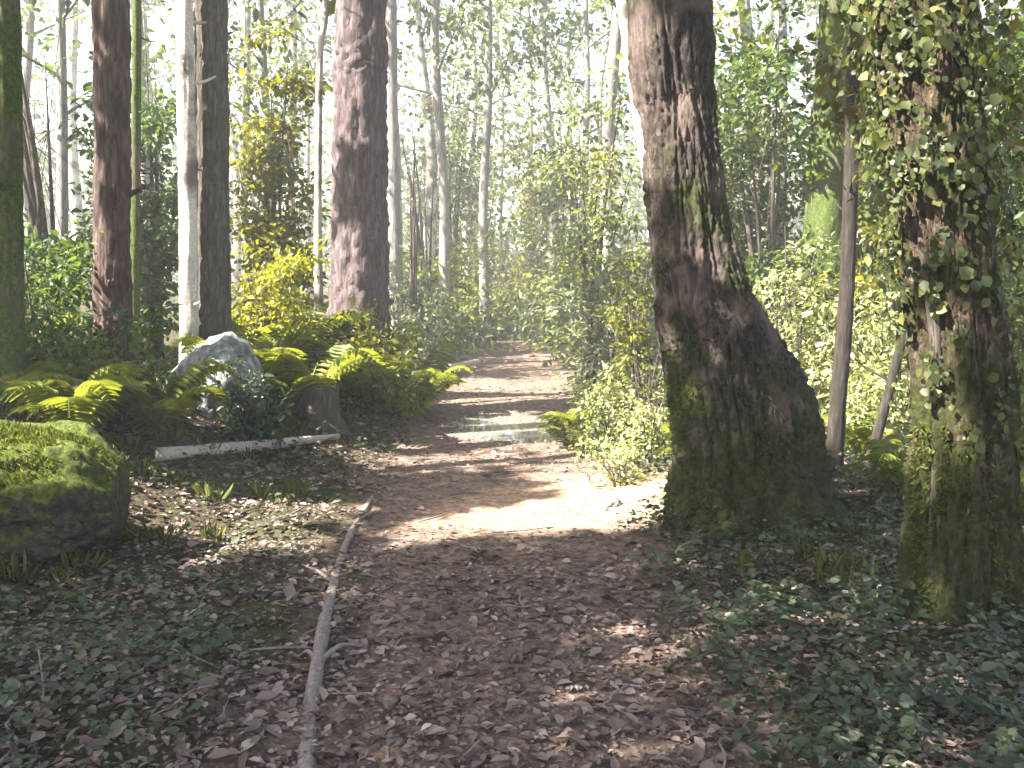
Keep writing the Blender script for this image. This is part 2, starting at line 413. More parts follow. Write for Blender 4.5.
m, n, l, b = new_mat('puddle_water')
b.inputs['Base Color'].default_value = (.17, .165, .16, 1); b.inputs['Roughness'].default_value = .04; b.inputs['Specular IOR Level'].default_value = .9
nn = n.new("ShaderNodeTexNoise"); nn.inputs['Scale'].default_value = 9; bp = n.new("ShaderNodeBump"); bp.inputs['Strength'].default_value = .03
l.new(nn.outputs[0], bp.inputs['Height']); l.new(bp.outputs[0], b.inputs['Normal'])
M['water'] = m
m, n, l, b = new_mat('grey_stone')
nn = n.new("ShaderNodeTexNoise"); nn.inputs['Scale'].default_value = 7; nn.inputs['Detail'].default_value = 9
tc = n.new("ShaderNodeTexCoord"); l.new(tc.outputs['Object'], nn.inputs[0])
rr_ = ramp(n, [(.3, (.04, .048, .042)), (.5, (.13, .14, .135)), (.66, (.3, .31, .305))]); l.new(nn.outputs[0], rr_.inputs[0]); l.new(rr_.outputs[0], b.inputs['Base Color'])
bp = n.new("ShaderNodeBump"); bp.inputs['Strength'].default_value = .7; bp.inputs['Distance'].default_value = .04
l.new(nn.outputs[0], bp.inputs['Height']); l.new(bp.outputs[0], b.inputs['Normal']); b.inputs['Roughness'].default_value = .8
M['stone'] = m

# ------------------------------------------------------------------ ground and path (one sheet, cut along the path's edge)
def axis(segs):
    out = []
    for a, b_, st in segs: out += list(np.arange(a, b_, st))
    return np.array(out + [segs[-1][1]])
gx = axis([(-300, -60, 30), (-60, -16, 2), (-16, -5, .3), (-5, 5, .06), (5, 16, .3), (16, 60, 2), (60, 300, 30)])
gy = axis([(-300, -40, 26), (-40, -4, 2), (-4, 1.5, .3), (1.5, 14, .06), (14, 30, .25), (30, 80, 1.2), (80, 400, 32)])
X, Y = np.meshgrid(gx, gy)
Z = H(X, Y)
PM = path_m(X, Y) * (1 - sm((Y - 46) / 10)) * sm((Y + 20) / 10)
BM = sun_patch_m(X, Y)
Vg = np.stack([X, Y, Z], -1).reshape(-1, 3)
ny, nx = X.shape
ii = (np.arange(ny - 1)[:, None] * nx + np.arange(nx - 1)[None])
Fg = np.stack([ii, ii + 1, ii + nx + 1, ii + nx], -1).reshape(-1, 4)
pf = PM.ravel()[Fg].mean(1) > .45
for nm, sel in (('ground', ~pf), ('path', pf)):
    fs = Fg[sel]; used = np.unique(fs); rem = np.zeros(len(Vg), int); rem[used] = np.arange(len(used))
    me = raw_mesh(nm, Vg[used], rem[fs], smooth=True)
    a = me.attributes.new('trodden', 'FLOAT', 'POINT'); a.data.foreach_set('value', PM.ravel()[used].astype(np.float32))
    a = me.attributes.new('bare', 'FLOAT', 'POINT'); a.data.foreach_set('value', BM.ravel()[used].astype(np.float32))  # carries the painted sun patch to the ground shader
    o = link(nm, me, M['ground']); o['kind'] = 'structure'
    o['label'] = {'ground': 'dark mossy forest floor on both sides of the path', 'path': 'brown leaf strewn earth path running into the wood'}[nm]

# puddle in a hollow of the path: its shore is where the ground rises through the water
th = np.linspace(0, 2 * math.pi, 40, endpoint=False)
zt = Hs(-.03, 11.6) + .042
Vp = np.vstack([np.stack([-.03 + 1.0 * np.cos(th), 11.6 + 1.8 * np.sin(th), np.full(40, zt)], -1), [[-.03, 11.6, zt]]])
j = np.arange(0, 40, 2)
me = raw_mesh('puddle', Vp, np.stack([np.full(20, 40), j, j + 1, (j + 2) % 40], -1))
o = link('puddle', me, M['water']); o['kind'] = 'structure'; o['label'] = 'shallow puddle on the path mirroring the pale sky'

# ------------------------------------------------------------------ trees
def tree(name, base, rel, rads, mat, label, cat='tree', group=None, nring=40, nseg=24, rough=.12, ridge=.1, lobes=0, flare=0, flare_h=.35, seed=0, nscale=3.0,
         crown=None, crown_mat=None, limbs=(), limb_mat=None, crown_size=.13, crown_n=90):
    """rel: centre line of the trunk relative to the base"""
    t = thing(name, base, label, cat, group)
    link('trunk', tube('trunk', rel, rads, nring=nring, nseg=nseg, rough=rough, ridge=ridge, lobes=lobes, flare=flare, flare_h=flare_h, seed=seed, nscale=nscale), mat, t)
    for p, r in limbs:
        link('limb', tube('limb', p, r, nring=12, nseg=8, rough=.1, seed=seed), limb_mat or mat, t)
    if crown is not None and len(crown):
        c = np.array(crown) 
        link('crown', foliage_mesh('crown', c[:, :3], c[:, 3], crown_n, crown_size, base=base), crown_mat or M['leaf_canopy'], t)
    return t
def rnd_limbs(top_pts, n, zlo, zhi, reach, r0, seed):
    """limbs leaving a trunk given by its relative centre line; returns limbs and clump centres"""
    g = np.random.default_rng(seed)
    P = np.array(top_pts, float); limbs, cl = [], []
    for i in range(n):
        z = zlo + (zhi - zlo) * (i + g.uniform(0, .8)) / n
        s = np.array([np.interp(z, P[:, 2], P[:, k]) for k in range(2)] + [z])
        a = g.uniform(0, 6.28) if n < 3 else i * 2.4 + g.uniform(-.5, .5)
        q = reach * g.uniform(.6, 1.1) * (1.1 - .5 * (z - zlo) / max(zhi - zlo, .1))
        d = np.array([math.cos(a), math.sin(a), 0])
        e = s + d * q + np.array([0, 0, q * g.uniform(.25, .7)])
        mid_ = s + d * q * .5 + np.array([0, 0, q * g.uniform(.05, .4)])
        limbs.append(([s, mid_, e], [r0, r0 * .6, r0 * .15]))
        for u in (.45, .65, .85, 1.0):
            c = s * (1 - u) + e * u + g.normal(size=3) * q * .16
            cl.append((*c, q * g.uniform(.26, .42)))
    return limbs, cl
def px_trunk(pxs, d, base=None):
    """pxs: (x, y, width) in pixels from the base up -> base point, relative centre line and radii at distance d"""
    b_ = base or pt(pxs[0][0], pxs[0][1], d)
    rel, rad = [], []
    for x, y, w in pxs:
        p = pt(x, y, d); rel.append(tuple(p - b_)); rad.append(w / 2 * d / F_PX)
    return b_, rel, rad
def extend(rel, rad, ztop, rtop, lean=(0, 0)):
    x, y, z = rel[-1]
    zt = z + (ztop - z) * .5
    return rel + [(x + lean[0] * .5, y + lean[1] * .5, zt), (x + lean[0], y + lean[1], ztop)], rad + [(rad[-1] + rtop) / 2, rtop]

# the big flared tree at the right edge of the path
d = 6.15
b0 = at(748, 540)
b_, rel, rad = px_trunk([(753, 560, 152), (752, 515, 150), (747, 470, 142), (737, 410, 128), (716, 340, 104), (702, 300, 88), (688, 210, 70), (678, 110, 70), (667, 0, 74)], b0.y + .35)
rel, rad = extend(rel, rad, 11.5, .12, (-.5, .3))
BIG = (rel, rad)
lb, cl = rnd_limbs(rel, 8, 5.2, 11, 2.6, .09, 21)
big = tree('mossy_tree', b_, rel, rad, M['bark_big'], 'big dark mossy tree with flared base beside the sunlit patch of path', nring=420, nseg=200, rough=.2, ridge=.17, nscale=7, lobes=5, flare=.12, flare_h=.3, seed=2,
     crown=cl, limbs=lb, crown_mat=M['leaf_canopy'], crown_size=.14, crown_n=110)

g = np.random.default_rng(44)
for a in (-2.0, -1.35, -.75, -.1, .8):
    ln = g.uniform(.35, .8); r0 = g.uniform(.06, .1); ps = []
    for u in (0, .35, .65, 1):
        q = .42 + ln * u; a2 = a + .25 * math.sin(3 * u + a * 5)
        x_, y_ = b_.x + math.cos(a2) * q * 1.05, b_.y + math.sin(a2) * q * .9
        ps.append((x_ - b_.x, y_ - b_.y, Hs(x_, y_) - b_.z + (.16 * (1 - u) ** 2 - .02 - .04 * u)))
    link('root', tube('root', ps, [r0 * 1.7, r0, r0 * .75, r0 * .4], nring=60, nseg=24, rough=.3, ridge=.15, nscale=9, seed=int(a * 10)), M['bark_big'], big)

# the right-hand tree with brown furrowed bark, ivy on its upper trunk
d = 4.25
b_, rel, rad = px_trunk([(962, 665, 128), (963, 600, 110), (962, 520, 96), (961, 440, 90), (955, 340, 86), (944, 230, 80), (932, 110, 76), (922, 0, 74)], d)
rel, rad = extend(rel, rad, 10.5, .1, (-.2, .2))
lb, cl = rnd_limbs(rel, 7, 5.0, 10, 2.2, .07, 5)
rt = tree('ivy_clad_tree', b_, rel, rad, M['bark_right'], 'brown tree at the right with rugged bark below and leafy ivy higher up', nring=360, nseg=150, rough=.2, ridge=.18, nscale=9, lobes=4, flare=.25, flare_h=.25, seed=6,
     crown=cl, limbs=lb, crown_size=.13)
g = np.random.default_rng(9)
ist = []
for k in range(7):
    a0 = k * .9 + g.uniform(-.3, .3); ps = []
    for z in np.linspace(.15, g.uniform(2.6, 4.2), 9):
        c = [np.interp(z, [p[2] for p in rel], [p[i] for p in rel]) for i in range(2)]; r = np.interp(z, [p[2] for p in rel], rad) * .97
        a0 += g.uniform(-.25, .3); ps.append((c[0] + math.cos(a0) * r, c[1] + math.sin(a0) * r, z))
    ist.append((ps, [.016] * 5 + [.008] * 4))
link('ivy_stem', tubes('ivy_stem', ist, nring=40, nseg=7, rough=.2), M['bark_dark'], rt)
n_ = 11000
z = .9 + 3.4 * g.uniform(0, 1, n_) ** .8; a = g.uniform(0, 6.28, n_)
kk = wob(a * 1.1, z, .9, 1) + .6 * wob(a * 2.3, z * 2, .9, 3) > .28 - .42 * sm((z - 1.2) / 1.6)
z, a = z[kk], a[kk]; n_ = len(z)
Q = np.array(rel); r = np.interp(z, Q[:, 2], rad) + .01 + np.abs(g.normal(size=n_)) * (.04 + .09 * sm((z - 1.3) / 1.3))
P = np.stack([np.interp(z, Q[:, 2], Q[:, 0]) + np.cos(a) * r, np.interp(z, Q[:, 2], Q[:, 1]) + np.sin(a) * r, z], -1)
N = np.stack([np.cos(a), np.sin(a), np.full(n_, .35)], -1) + g.normal(size=(n_, 3)) * .3
A = np.stack([-np.sin(a) * .5, np.cos(a) * .5, np.full(n_, -1.0)], -1) + g.normal(size=(n_, 3)) * .45
L = np.clip(g.lognormal(-3.4, .38, n_), .014, .06)
link('ivy', leaf_mesh('ivy', P, A, N, L, L * .85, np.clip(.42 + .3 * wob(a, z, .6, 2) + g.normal(size=n_) * .2, 0, 1)), M['ivy'], rt)

# leafy boughs hanging from the upper trunk
for k_, (px_e, py_e, de, z0) in enumerate([(905, 150, 4.6, 3.3), (1000, 120, 4.9, 3.5), (865, 70, 5.0, 3.8), (1015, 250, 5.2, 3.0)]):
    e_ = np.array(pt(px_e, py_e, de) - b_); s_ = np.array([np.interp(z0, [p[2] for p in rel], [p[i] for p in rel]) for i in range(2)] + [z0])
    m_ = s_ * .5 + e_ * .5 + np.array([0, 0, .22])
    lb_ = link('bough', tube('bough', [s_, m_, e_], [.03, .018, .005], nring=20, nseg=8, rough=.2, seed=k_), M['bark_dark'], rt)
    Cb = [s_ * (1 - u) ** 2 + 2 * u * (1 - u) * m_ + u * u * e_ + g.normal(size=3) * .1 for u in np.linspace(.35, 1.05, 9)]
    link('leaves', foliage_mesh('leaves', Cb, .19, 42, .05, aspect=.6, rng=g), M['leaf_olive'], lb_)

def moss_tufts(tree_o, rel, rad, zmax, n, seed, side=None):
    g = np.random.default_rng(seed); Q = np.array(rel)
    z = zmax * g.uniform(0, 1, n) ** 1.6 + .05; a = g.uniform(0, 6.28, n) if side is None else side + g.normal(size=n) * .75
    r = np.interp(z, Q[:, 2], rad) * 1.0
    P = np.stack([np.interp(z, Q[:, 2], Q[:, 0]) + np.cos(a) * r, np.interp(z, Q[:, 2], Q[:, 1]) + np.sin(a) * r, z], -1)
    kk = wob(a * 1.3, z, .5, 2) + .3 * wob(a * 2, z, .17, 1) > .0
    P, a = P[kk], a[kk]; m_ = len(P)
    A = np.stack([np.cos(a), np.sin(a), g.normal(size=m_) * .5], -1) + g.normal(size=(m_, 3)) * .5
    L_ = g.uniform(.012, .045, m_)
    link('moss', leaf_mesh('moss', P, A, g.normal(size=(m_, 3)), L_, L_ * .3, np.clip(.35 + g.normal(size=m_) * .25, 0, 1)), M['moss_tuft'], tree_o)
moss_tufts(big, BIG[0], BIG[1], 1.2, 15000, 71, side=math.radians(215))
moss_tufts(rt, rel, rad, 1.1, 9000, 72, side=math.radians(230))

# left-hand trunks
def simple_tree(pxs, d, mat, name, label, ztop=11, rtop=.06, lean=(0, .2), seed=1, limbs=5, zlo=5.5, reach=1.8, group=None, nseg=24, ridge=.1, rough=.12, lobes=0, flare=0, crown_mat=None, cs=.13, cn=80, nring=160):
    b_, rel, rad = px_trunk(pxs, d)
    gz = Hs(b_.x, b_.y)
    if b_.z > gz - .1:                                   # root it in the ground
        nb = Vector((b_.x, b_.y, gz - .12)); dz = b_ - nb
        rel = [(0, 0, 0)] + [tuple(Vector(p) + dz) for p in rel]; rad = [rad[0] * 1.15] + rad; b_ = nb
    rel, rad = extend(rel, rad, ztop, rtop, lean)
    lb, cl = rnd_limbs(rel, limbs, zlo, ztop - .3, reach, max(.02, rad[-2] * .55), seed) if limbs else ([], [])
    t = tree(name, b_, rel, rad, mat, label, group=group, nring=nring, nseg=nseg * 2, rough=rough, ridge=ridge * 1.3, nscale=12, lobes=lobes, flare=flare, seed=seed, crown=cl, limbs=lb, crown_mat=crown_mat, crown_size=cs, crown_n=cn)
    g = np.random.default_rng(seed + 500); Q = np.array(rel)
    for i in range(int(g.integers(2, 6))):               # dead stubs of lower branches
        z = g.uniform(.9, 4.6); a = g.uniform(0, 6.28); r = float(np.interp(z, Q[:, 2], rad)); ln = r * .8 + g.uniform(.06, .3)
        s_ = np.array([np.interp(z, Q[:, 2], Q[:, 0]), np.interp(z, Q[:, 2], Q[:, 1]), z]); e_ = s_ + np.array([math.cos(a) * ln, math.sin(a) * ln, ln * g.uniform(-.1, .5)])
        link('branch_stub', tube('branch_stub', [s_, s_ * .4 + e_ * .6, e_ + [0, 0, .03]], [r * .3, r * .17, r * .1], nring=8, nseg=8, rough=.2, seed=i), mat, t)
    return t, b_, rel, rad

simple_tree([(8, 500, 34), (9, 380, 28), (8, 200, 26), (6, 0, 24)], 7.2, M['bark_moss'], 'mossy_tree', 'dark green mossy trunk cut off by the left edge of the photo', seed=31)
simple_tree([(121, 470, 52), (118, 420, 44), (113, 330, 34), (112, 200, 32), (111, 0, 31)], 8.4, M['bark_red'], 'pine_tree', 'straight reddish brown trunk behind the mossy fallen log, greener at its foot', seed=32, lobes=4, flare=.3, ridge=.14)
simple_tree([(134, 430, 12), (135, 250, 9), (137, 0, 8)], 9.6, M['bark_moss'], 'slim_tree', 'thin dark green stem close beside the reddish brown trunk', ztop=7, rtop=.02, seed=33, limbs=4, zlo=4.6, reach=1.0, nseg=10)
simple_tree([(190, 440, 24), (189, 330, 18), (187, 150, 17), (184, 0, 16)], 9.6, M['bark_pale'], 'pale_tree', 'slim pale barked trunk, the lighter of the twin trunks', seed=34, nseg=16, ridge=.05)
simple_tree([(214, 445, 42), (213, 340, 33), (212, 180, 30), (211, 0, 29)], 9.9, M['bark_dark'], 'dark_tree', 'dark upright trunk touching the slim pale trunk', seed=35, lobes=4, flare=.3, ridge=.14)
simple_tree([(360, 380, 62), (360, 300, 54), (360, 200, 50), (360, 90, 48), (361, 0, 47)], 12.2, M['bark_purple'], 'pine_tree', 'thick purplish brown trunk rising behind the sunny yellow green ferns', seed=36, lobes=5, flare=.3, ridge=.14, rtop=.14, ztop=15, zlo=7.5, reach=2.6)
simple_tree([(319, 330, 10), (318, 210, 7), (320, 60, 6), (326, 0, 6)], 12.6, M['bark_pale'], 'slim_tree', 'very thin pale stem just left of the thick purplish trunk', ztop=9, rtop=.02, seed=37, limbs=4, zlo=4.5, reach=1.2, nseg=10, crown_mat=M['leaf_yellow'])
# pale leaning birch behind the big tree
simple_tree([(690, 470, 18), (672, 330, 15), (655, 215, 13), (640, 120, 13), (628, 40, 12), (620, -20, 12)], 8.6, M['bark_pale'], 'birch_tree', 'slender whitish birch leaning left out from behind the big flared tree', lean=(-.5, .2), ztop=9, rtop=.02, seed=38, limbs=4, zlo=4.8, reach=1.3, nseg=14, ridge=.04, rough=.05, crown_mat=M['leaf_bright'])
# right-hand slim trees
simple_tree([(832, 500, 20), (836, 430, 16), (846, 300, 14), (852, 150, 13), (857, 0, 12)], 7.6, M['bark_black'], 'slim_tree', 'thin dark leaning trunk between the big flared tree and the ivy clad tree', ztop=8, rtop=.02, seed=39, limbs=5, zlo=4.3, reach=1.4, nseg=12, lean=(.4, .2))
simple_tree([(860, 500, 14), (876, 440, 10), (896, 365, 9), (914, 290, 8), (925, 210, 7)], 7.5, M['bark_black'], 'sapling', 'crooked thin sapling slanting right towards the ivy clad tree', ztop=4.6, rtop=.012, seed=40, limbs=4, zlo=2.6, reach=.7, nseg=8, cs=.08, cn=50, crown_mat=M['leaf_green'], lean=(.3, .1))
_, b3, rel3, rad3 = (None,) + simple_tree([(815, 420, 56), (819, 330, 46), (826, 240, 42), (834, 120, 40), (842, 0, 38)], 11.5, M['bark_moss'], 'mossy_tree', 'mossy brown trunk further back behind the thin dark leaning trunk', seed=41, lobes=4, flare=.3)[1:]
simple_tree([(990, 420, 16), (988, 300, 12), (985, 150, 11), (983, 0, 10)], 9.8, M['bark_pale'], 'birch_tree', 'slim white birch stem seen to the right of the ivy clad tree', ztop=9, rtop=.02, seed=42, limbs=4, zlo=4.6, reach=1.3, nseg=12, ridge=.04, rough=.05, crown_mat=M['leaf_bright'])

# ------------------------------------------------------------------ unseen trees beside and behind the viewer, added and shaped to shade the foreground
g = np.random.default_rng(77)
NC = 760
tx = g.uniform(-7, 8, NC); ty = g.uniform(.2, 15, NC)
keep = (g.uniform(0, 1, NC) < np.where(ty < 8, .9, .35))
tx, ty = tx[keep], ty[keep]
tz = g.uniform(6.5, 11.5, len(tx))
CC = np.stack([tx + hd[0] * tz / tanE, ty + hd[1] * tz / tanE, tz], -1)
spots = [(-7.5, -3.5), (-11.4, -.2), (-5, -6.5), (-13, -3), (-12.5, 7), (-8.5, 9.5), (-2.5, -4.5), (-16, 3), (-9.5, -7), (-3.2, -9)]
near = np.argmin(((CC[:, None, :2] - np.array(spots)[None]) ** 2).sum(-1), 1)
CAN_LABELS = ['unseen leafy tree added to shade the near end of the path', ]
for i, (sx, sy) in enumerate(spots):
    cc = CC[near == i]
    base = ground(sx, sy, -.15)
    t = thing('shade_tree', base, 'unseen leafy tree added beside the path to shade the near ground', 'tree', 'unseen trees added to shade the near path')
    h = 11.0
    rel = [(0, 0, 0), (.05, .03, 1), (.1, .1, 4), (0, .2, 8), (.1, .1, h)]
    link('trunk', tube('trunk', rel, [.26, .2, .17, .12, .05], nring=40, nseg=20, rough=.12, ridge=.12, lobes=4, flare=.3, seed=60 + i), M['bark_dark'], t)
    if not len(cc): continue
    P, A, N, L, tt = clumps(cc - np.array(base), .62, 130, .19, rng=g)
    W_ = P + np.array(base)
    ok = ~(lit_ground(W_) | sunlit(W_))
    link('crown', leaf_mesh('crown', P[ok], A[ok], N[ok], L[ok], L[ok] * .6, tt[ok]), M['leaf_canopy'], t)
    for c in cc[:: max(1, len(cc) // 9)]:
        e = c - np.array(base); z0 = max(3.5, e[2] - 3.5)
        s = np.array([.07, .12, z0])
        Lp = np.array(base) + s + np.linspace(0, 1, 24)[:, None] * (e - s)
        if (sunlit(Lp) | lit_ground(Lp)).any(): continue
        link('limb', tube('limb', [s, s * .5 + e * .5 + [0, 0, .35], e], [.06, .04, .012], nring=10, nseg=7), M['bark_dark'], t)

# ------------------------------------------------------------------ the wood behind: slim trees, each copied from a few kinds
def proto_tree(h, r, mat, cmat, seed, zlo, reach, nl, cs, cn):
    g = np.random.default_rng(seed)
    rel = [(0, 0, 0)] + [(g.normal() * .1 * k, g.normal() * .1 * k, h * k / 4) for k in range(1, 5)]
    lb, cl = rnd_limbs(rel, nl, zlo, h - .4, reach, r * .35, seed)
    return tree('woodland_tree', (0, 0, 0), rel, [r * 1.25, r, r * .85, r * .6, r * .2], mat, 'x', nring=36, nseg=12, rough=.1, ridge=.08, lobes=4, flare=.35, seed=seed, crown=cl, limbs=lb, crown_mat=cmat, crown_size=cs, crown_n=cn)
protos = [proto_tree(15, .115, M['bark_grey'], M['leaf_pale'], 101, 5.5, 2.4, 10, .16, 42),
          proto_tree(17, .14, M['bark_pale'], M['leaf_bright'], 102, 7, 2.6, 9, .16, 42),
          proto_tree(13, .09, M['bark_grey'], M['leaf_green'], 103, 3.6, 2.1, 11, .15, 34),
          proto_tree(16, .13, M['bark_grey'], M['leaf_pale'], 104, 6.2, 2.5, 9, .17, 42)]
far = [(424, 26, 1), (442, 21, 0), (468, 30, 1), (486, 24, 3), (500, 38, 0), (528, 34, 3), (548, 27, 0), (566, 42, 1), (584, 23, 2), (604, 31, 1), (405, 33, 2), (455, 44, 3), (615, 18, 0), (396, 19, 3),
       (276, 17, 2), (252, 24, 0), (296, 29, 3), (60, 15, 2), (40, 22, 0), (150, 19, 3), (88, 27, 1), (160, 32, 0), (236, 36, 1), (20, 34, 3), (-40, 18, 1), (310, 40, 0),
       (742, 19, 0), (765, 27, 1), (788, 15.5, 2), (806, 33, 3), (880, 21, 0), (900, 30, 1), (1004, 17, 3), (1040, 24, 0), (960, 36, 1), (725, 40, 3), (870, 44, 2), (1070, 14, 2), (1015, 31, 2), (-70, 28, 2)]
WL = {0: 'slim grey trunk with pale leaves standing in the hazy wood beyond the path', 1: 'tall whitish trunk with light green leaves in the hazy wood beyond the path',
      2: 'low branching green tree standing in the wood beyond the path', 3: 'slender bare stemmed grey trunk with its pale leaves high up in the hazy wood'}
WG = {0: 'slim grey trees in the wood behind', 1: 'tall whitish trees in the wood behind', 2: 'low branching green trees in the wood behind', 3: 'bare stemmed grey trees in the wood behind'}
seen = set(); g = np.random.default_rng(5)
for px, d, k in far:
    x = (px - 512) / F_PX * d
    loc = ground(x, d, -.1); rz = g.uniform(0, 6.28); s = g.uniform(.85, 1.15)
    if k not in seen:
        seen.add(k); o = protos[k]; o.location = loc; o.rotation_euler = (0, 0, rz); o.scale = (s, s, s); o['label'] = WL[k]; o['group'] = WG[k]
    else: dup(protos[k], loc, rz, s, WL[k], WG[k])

# the far wood, one mass behind the last trees one can tell apart
g = np.random.default_rng(15)
nC = 1500
ang = g.uniform(-1.05, 1.05, nC); dist = g.uniform(48, 85, nC)
x = np.sin(ang) * dist; y = np.cos(ang) * dist
z = H(x, y) + g.uniform(0, 1, nC) ** 1.25 * (10 + 5 * wob(x, y, 30, 1))
C = np.stack([x, y, z], -1)
P, A, N, L, t = clumps(C, 2.0, 42, .5, rng=g)
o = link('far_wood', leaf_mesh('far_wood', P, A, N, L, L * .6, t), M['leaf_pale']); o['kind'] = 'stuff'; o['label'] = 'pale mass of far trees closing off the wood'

# ------------------------------------------------------------------ shrubs, saplings
def shrub(name, base, h, w, mat, label, n=26, leaves=70, size=.06, group=None, seed=0, low=.15, cat='shrub', stems=7, aspect=.55, rad=None, smat=None):
    g = np.random.default_rng(seed)
    t = thing(name, base, label, cat, group)
    sp, C = [], []
    for i in range(stems):
        a = g.uniform(0, 6.28); q = w * .5 * g.uniform(.2, 1)
        e = np.array([math.cos(a) * q, math.sin(a) * q, h * g.uniform(.6, 1)])
        s = np.array([math.cos(a) * .04, math.sin(a) * .04, -.08])
        sp.append(([s, s * .45 + e * .55 + np.array([-e[0] * .2, -e[1] * .2, 0]), e], [.006 + .008 * h, .004 + .004 * h, .003]))
        for u in np.linspace(low, 1, max(2, n // stems)):
            c = s * (1 - u) + e * u + g.normal(size=3) * np.array([w * .16, w * .16, h * .07]); c[2] = max(c[2], .05); C.append(c)
    for c in C[::2]:
        c = np.array(c); k = sp[int(g.integers(0, stems))][0]; s0 = np.array(k[1]) * .5 + np.array(k[2]) * .5
        q = c - s0
        if np.linalg.norm(q) < .9 * w + .2: sp.append(([s0, s0 + q * .55 + [0, 0, .03], c], [.005, .004, .0015]))
    link('stem', tubes('stem', sp, nring=8, nseg=6), smat or M['bark_dark'], t)
    link('foliage', foliage_mesh('foliage', C, rad or max(.12, w * .17), leaves, size, aspect=aspect, rng=g, base=base), mat, t)
    return t
def pxg(px, d): return ground((px - 512) / F_PX * d, d, -.02)

# sunlit bushes left of the big tree's foot and behind it
shrub('leafy_shrub', pxg(645, 9.4), 1.2, .75, M['leaf_sunlit'], 'sunlit pale green bush crowding the left foot of the big flared tree', n=30, leaves=34, size=.05, seed=1)
shrub('leafy_shrub', pxg(600, 10.2), .6, .7, M['leaf_sunlit'], 'low bright green bush on the path edge left of the big flared tree', n=26, leaves=44, size=.05, seed=2)
shrub('leafy_shrub', pxg(622, 7.7), .34, .55, M['leaf_sunlit'], 'ankle high pale plant in the sunny patch beside the big flared tree', n=16, leaves=34, size=.045, seed=26)
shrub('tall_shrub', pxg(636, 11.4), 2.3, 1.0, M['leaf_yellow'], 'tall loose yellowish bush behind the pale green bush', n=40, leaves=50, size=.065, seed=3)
shrub('leafy_shrub', pxg(806, 9.3), 1.5, .9, M['leaf_sunlit'], 'bright leafy bush showing between the big flared tree and the thin dark trunk', n=44, leaves=60, size=.06, seed=4)
shrub('leafy_shrub', pxg(886, 9.0), 1.35, .9, M['leaf_sunlit'], 'pale sunny bush left of the ivy clad tree behind the crooked sapling', n=42, leaves=60, size=.06, seed=5)
shrub('leafy_shrub', pxg(850, 11.4), 2.4, 1.3, M['leaf_lime'], 'yellow green bush straight behind the thin dark leaning trunk', n=46, leaves=70, size=.07, seed=27)
shrub('leafy_shrub', pxg(1020, 8), 2.2, 1.2, M['leaf_bright'], 'light leaved bush at the right edge behind the ivy clad tree', n=46, leaves=75, size=.065, seed=6)
shrub('leafy_shrub', pxg(752, 13), 2.6, 1.4, M['leaf_green'], 'mid green bush behind the right flank of the big flared tree', n=50, leaves=75, size=.08, seed=7)
shrub('young_tree', pxg(768, 11.8), 5.6, 2.0, M['leaf_green'], 'tall young tree filling the gap right of the big flared tree with green leaves', n=90, leaves=75, size=.09, seed=8, low=.4, cat='tree', stems=5)
shrub('young_tree', pxg(905, 12), 5.0, 1.6, M['leaf_yellow'], 'young tree with yellowish leaves behind the ivy clad tree', n=64, leaves=60, size=.085, seed=9, low=.4, cat='tree', stems=5)
shrub('young_tree', pxg(1010, 10.5), 5.6, 2.0, M['leaf_green'], 'young green tree at the right edge of the photo', n=100, leaves=100, size=.09, seed=10, low=.3, cat='tree', stems=5)
shrub('young_tree', pxg(722, 14.5), 6.0, 2.0, M['leaf_yellow'], 'loose yellow green young tree seen just right of the top of the big flared tree', n=76, leaves=60, size=.1, seed=22, low=.35, cat='tree', stems=5)
shrub('young_tree', pxg(868, 15), 6.4, 2.4, M['leaf_green'], 'broad green young tree far behind the thin dark leaning trunk', n=84, leaves=60, size=.11, seed=23, low=.25, cat='tree', stems=6)
shrub('young_tree', pxg(590, 15), 5.6, 1.7, M['leaf_bright'], 'airy light green young tree left of the leaning whitish birch', n=60, leaves=45, size=.09, seed=24, low=.25, cat='tree', stems=5)
shrub('young_tree', pxg(412, 17), 5.4, 1.8, M['leaf_pale'], 'airy pale green young tree right of the thick purplish trunk', n=54, leaves=45, size=.1, seed=25, low=.2, cat='tree', stems=5)
shrub('leafy_shrub', pxg(388, 11.2), 1.0, .9, M['leaf_lime'], 'yellow green bush at the right foot of the thick purplish trunk', n=34, leaves=65, size=.06, seed=28)
for px, d, h, k, lab in [(452, 27, 7, 'leaf_pale', 'pale airy young tree left of the far end of the path'), (478, 34, 8, 'leaf_bright', 'light green young tree behind the far end of the path'), (532, 30, 7, 'leaf_yellow', 'yellowish young tree at the right of the far end of the path'), (566, 25, 6.5, 'leaf_pale', 'pale young tree between the far path end and the leaning whitish birch'), (428, 22, 6, 'leaf_lime', 'lime green young tree to the right behind the thick purplish trunk')]:
    shrub('young_tree', pxg(px, d), h, 2.6, M[k], lab, n=90, leaves=46, size=.14, seed=int(px), low=.1, cat='tree', stems=6)
shrub('tall_shrub', pxg(790, 10.8), 2.5, 1.0, M['leaf_sunlit'], 'tall pale bush above the bright leafy bush right of the big flared tree', n=44, leaves=46, size=.06, seed=29)
shrub('tall_shrub', pxg(902, 10.4), 2.3, 1.0, M['leaf_sunlit'], 'tall pale bush just left of the ivy clad tree', n=44, leaves=46, size=.06, seed=30)
shrub('leafy_shrub', pxg(648, 8.7), .85, .6, M['leaf_sunlit'], 'dense pale bush touching the left flank of the big flared tree', n=34, leaves=60, size=.045, seed=81)
shrub('leafy_shrub', pxg(612, 9.2), .6, .6, M['leaf_sunlit'], 'rounded pale bush between the puddle and the big flared tree', n=30, leaves=60, size=.045, seed=82)
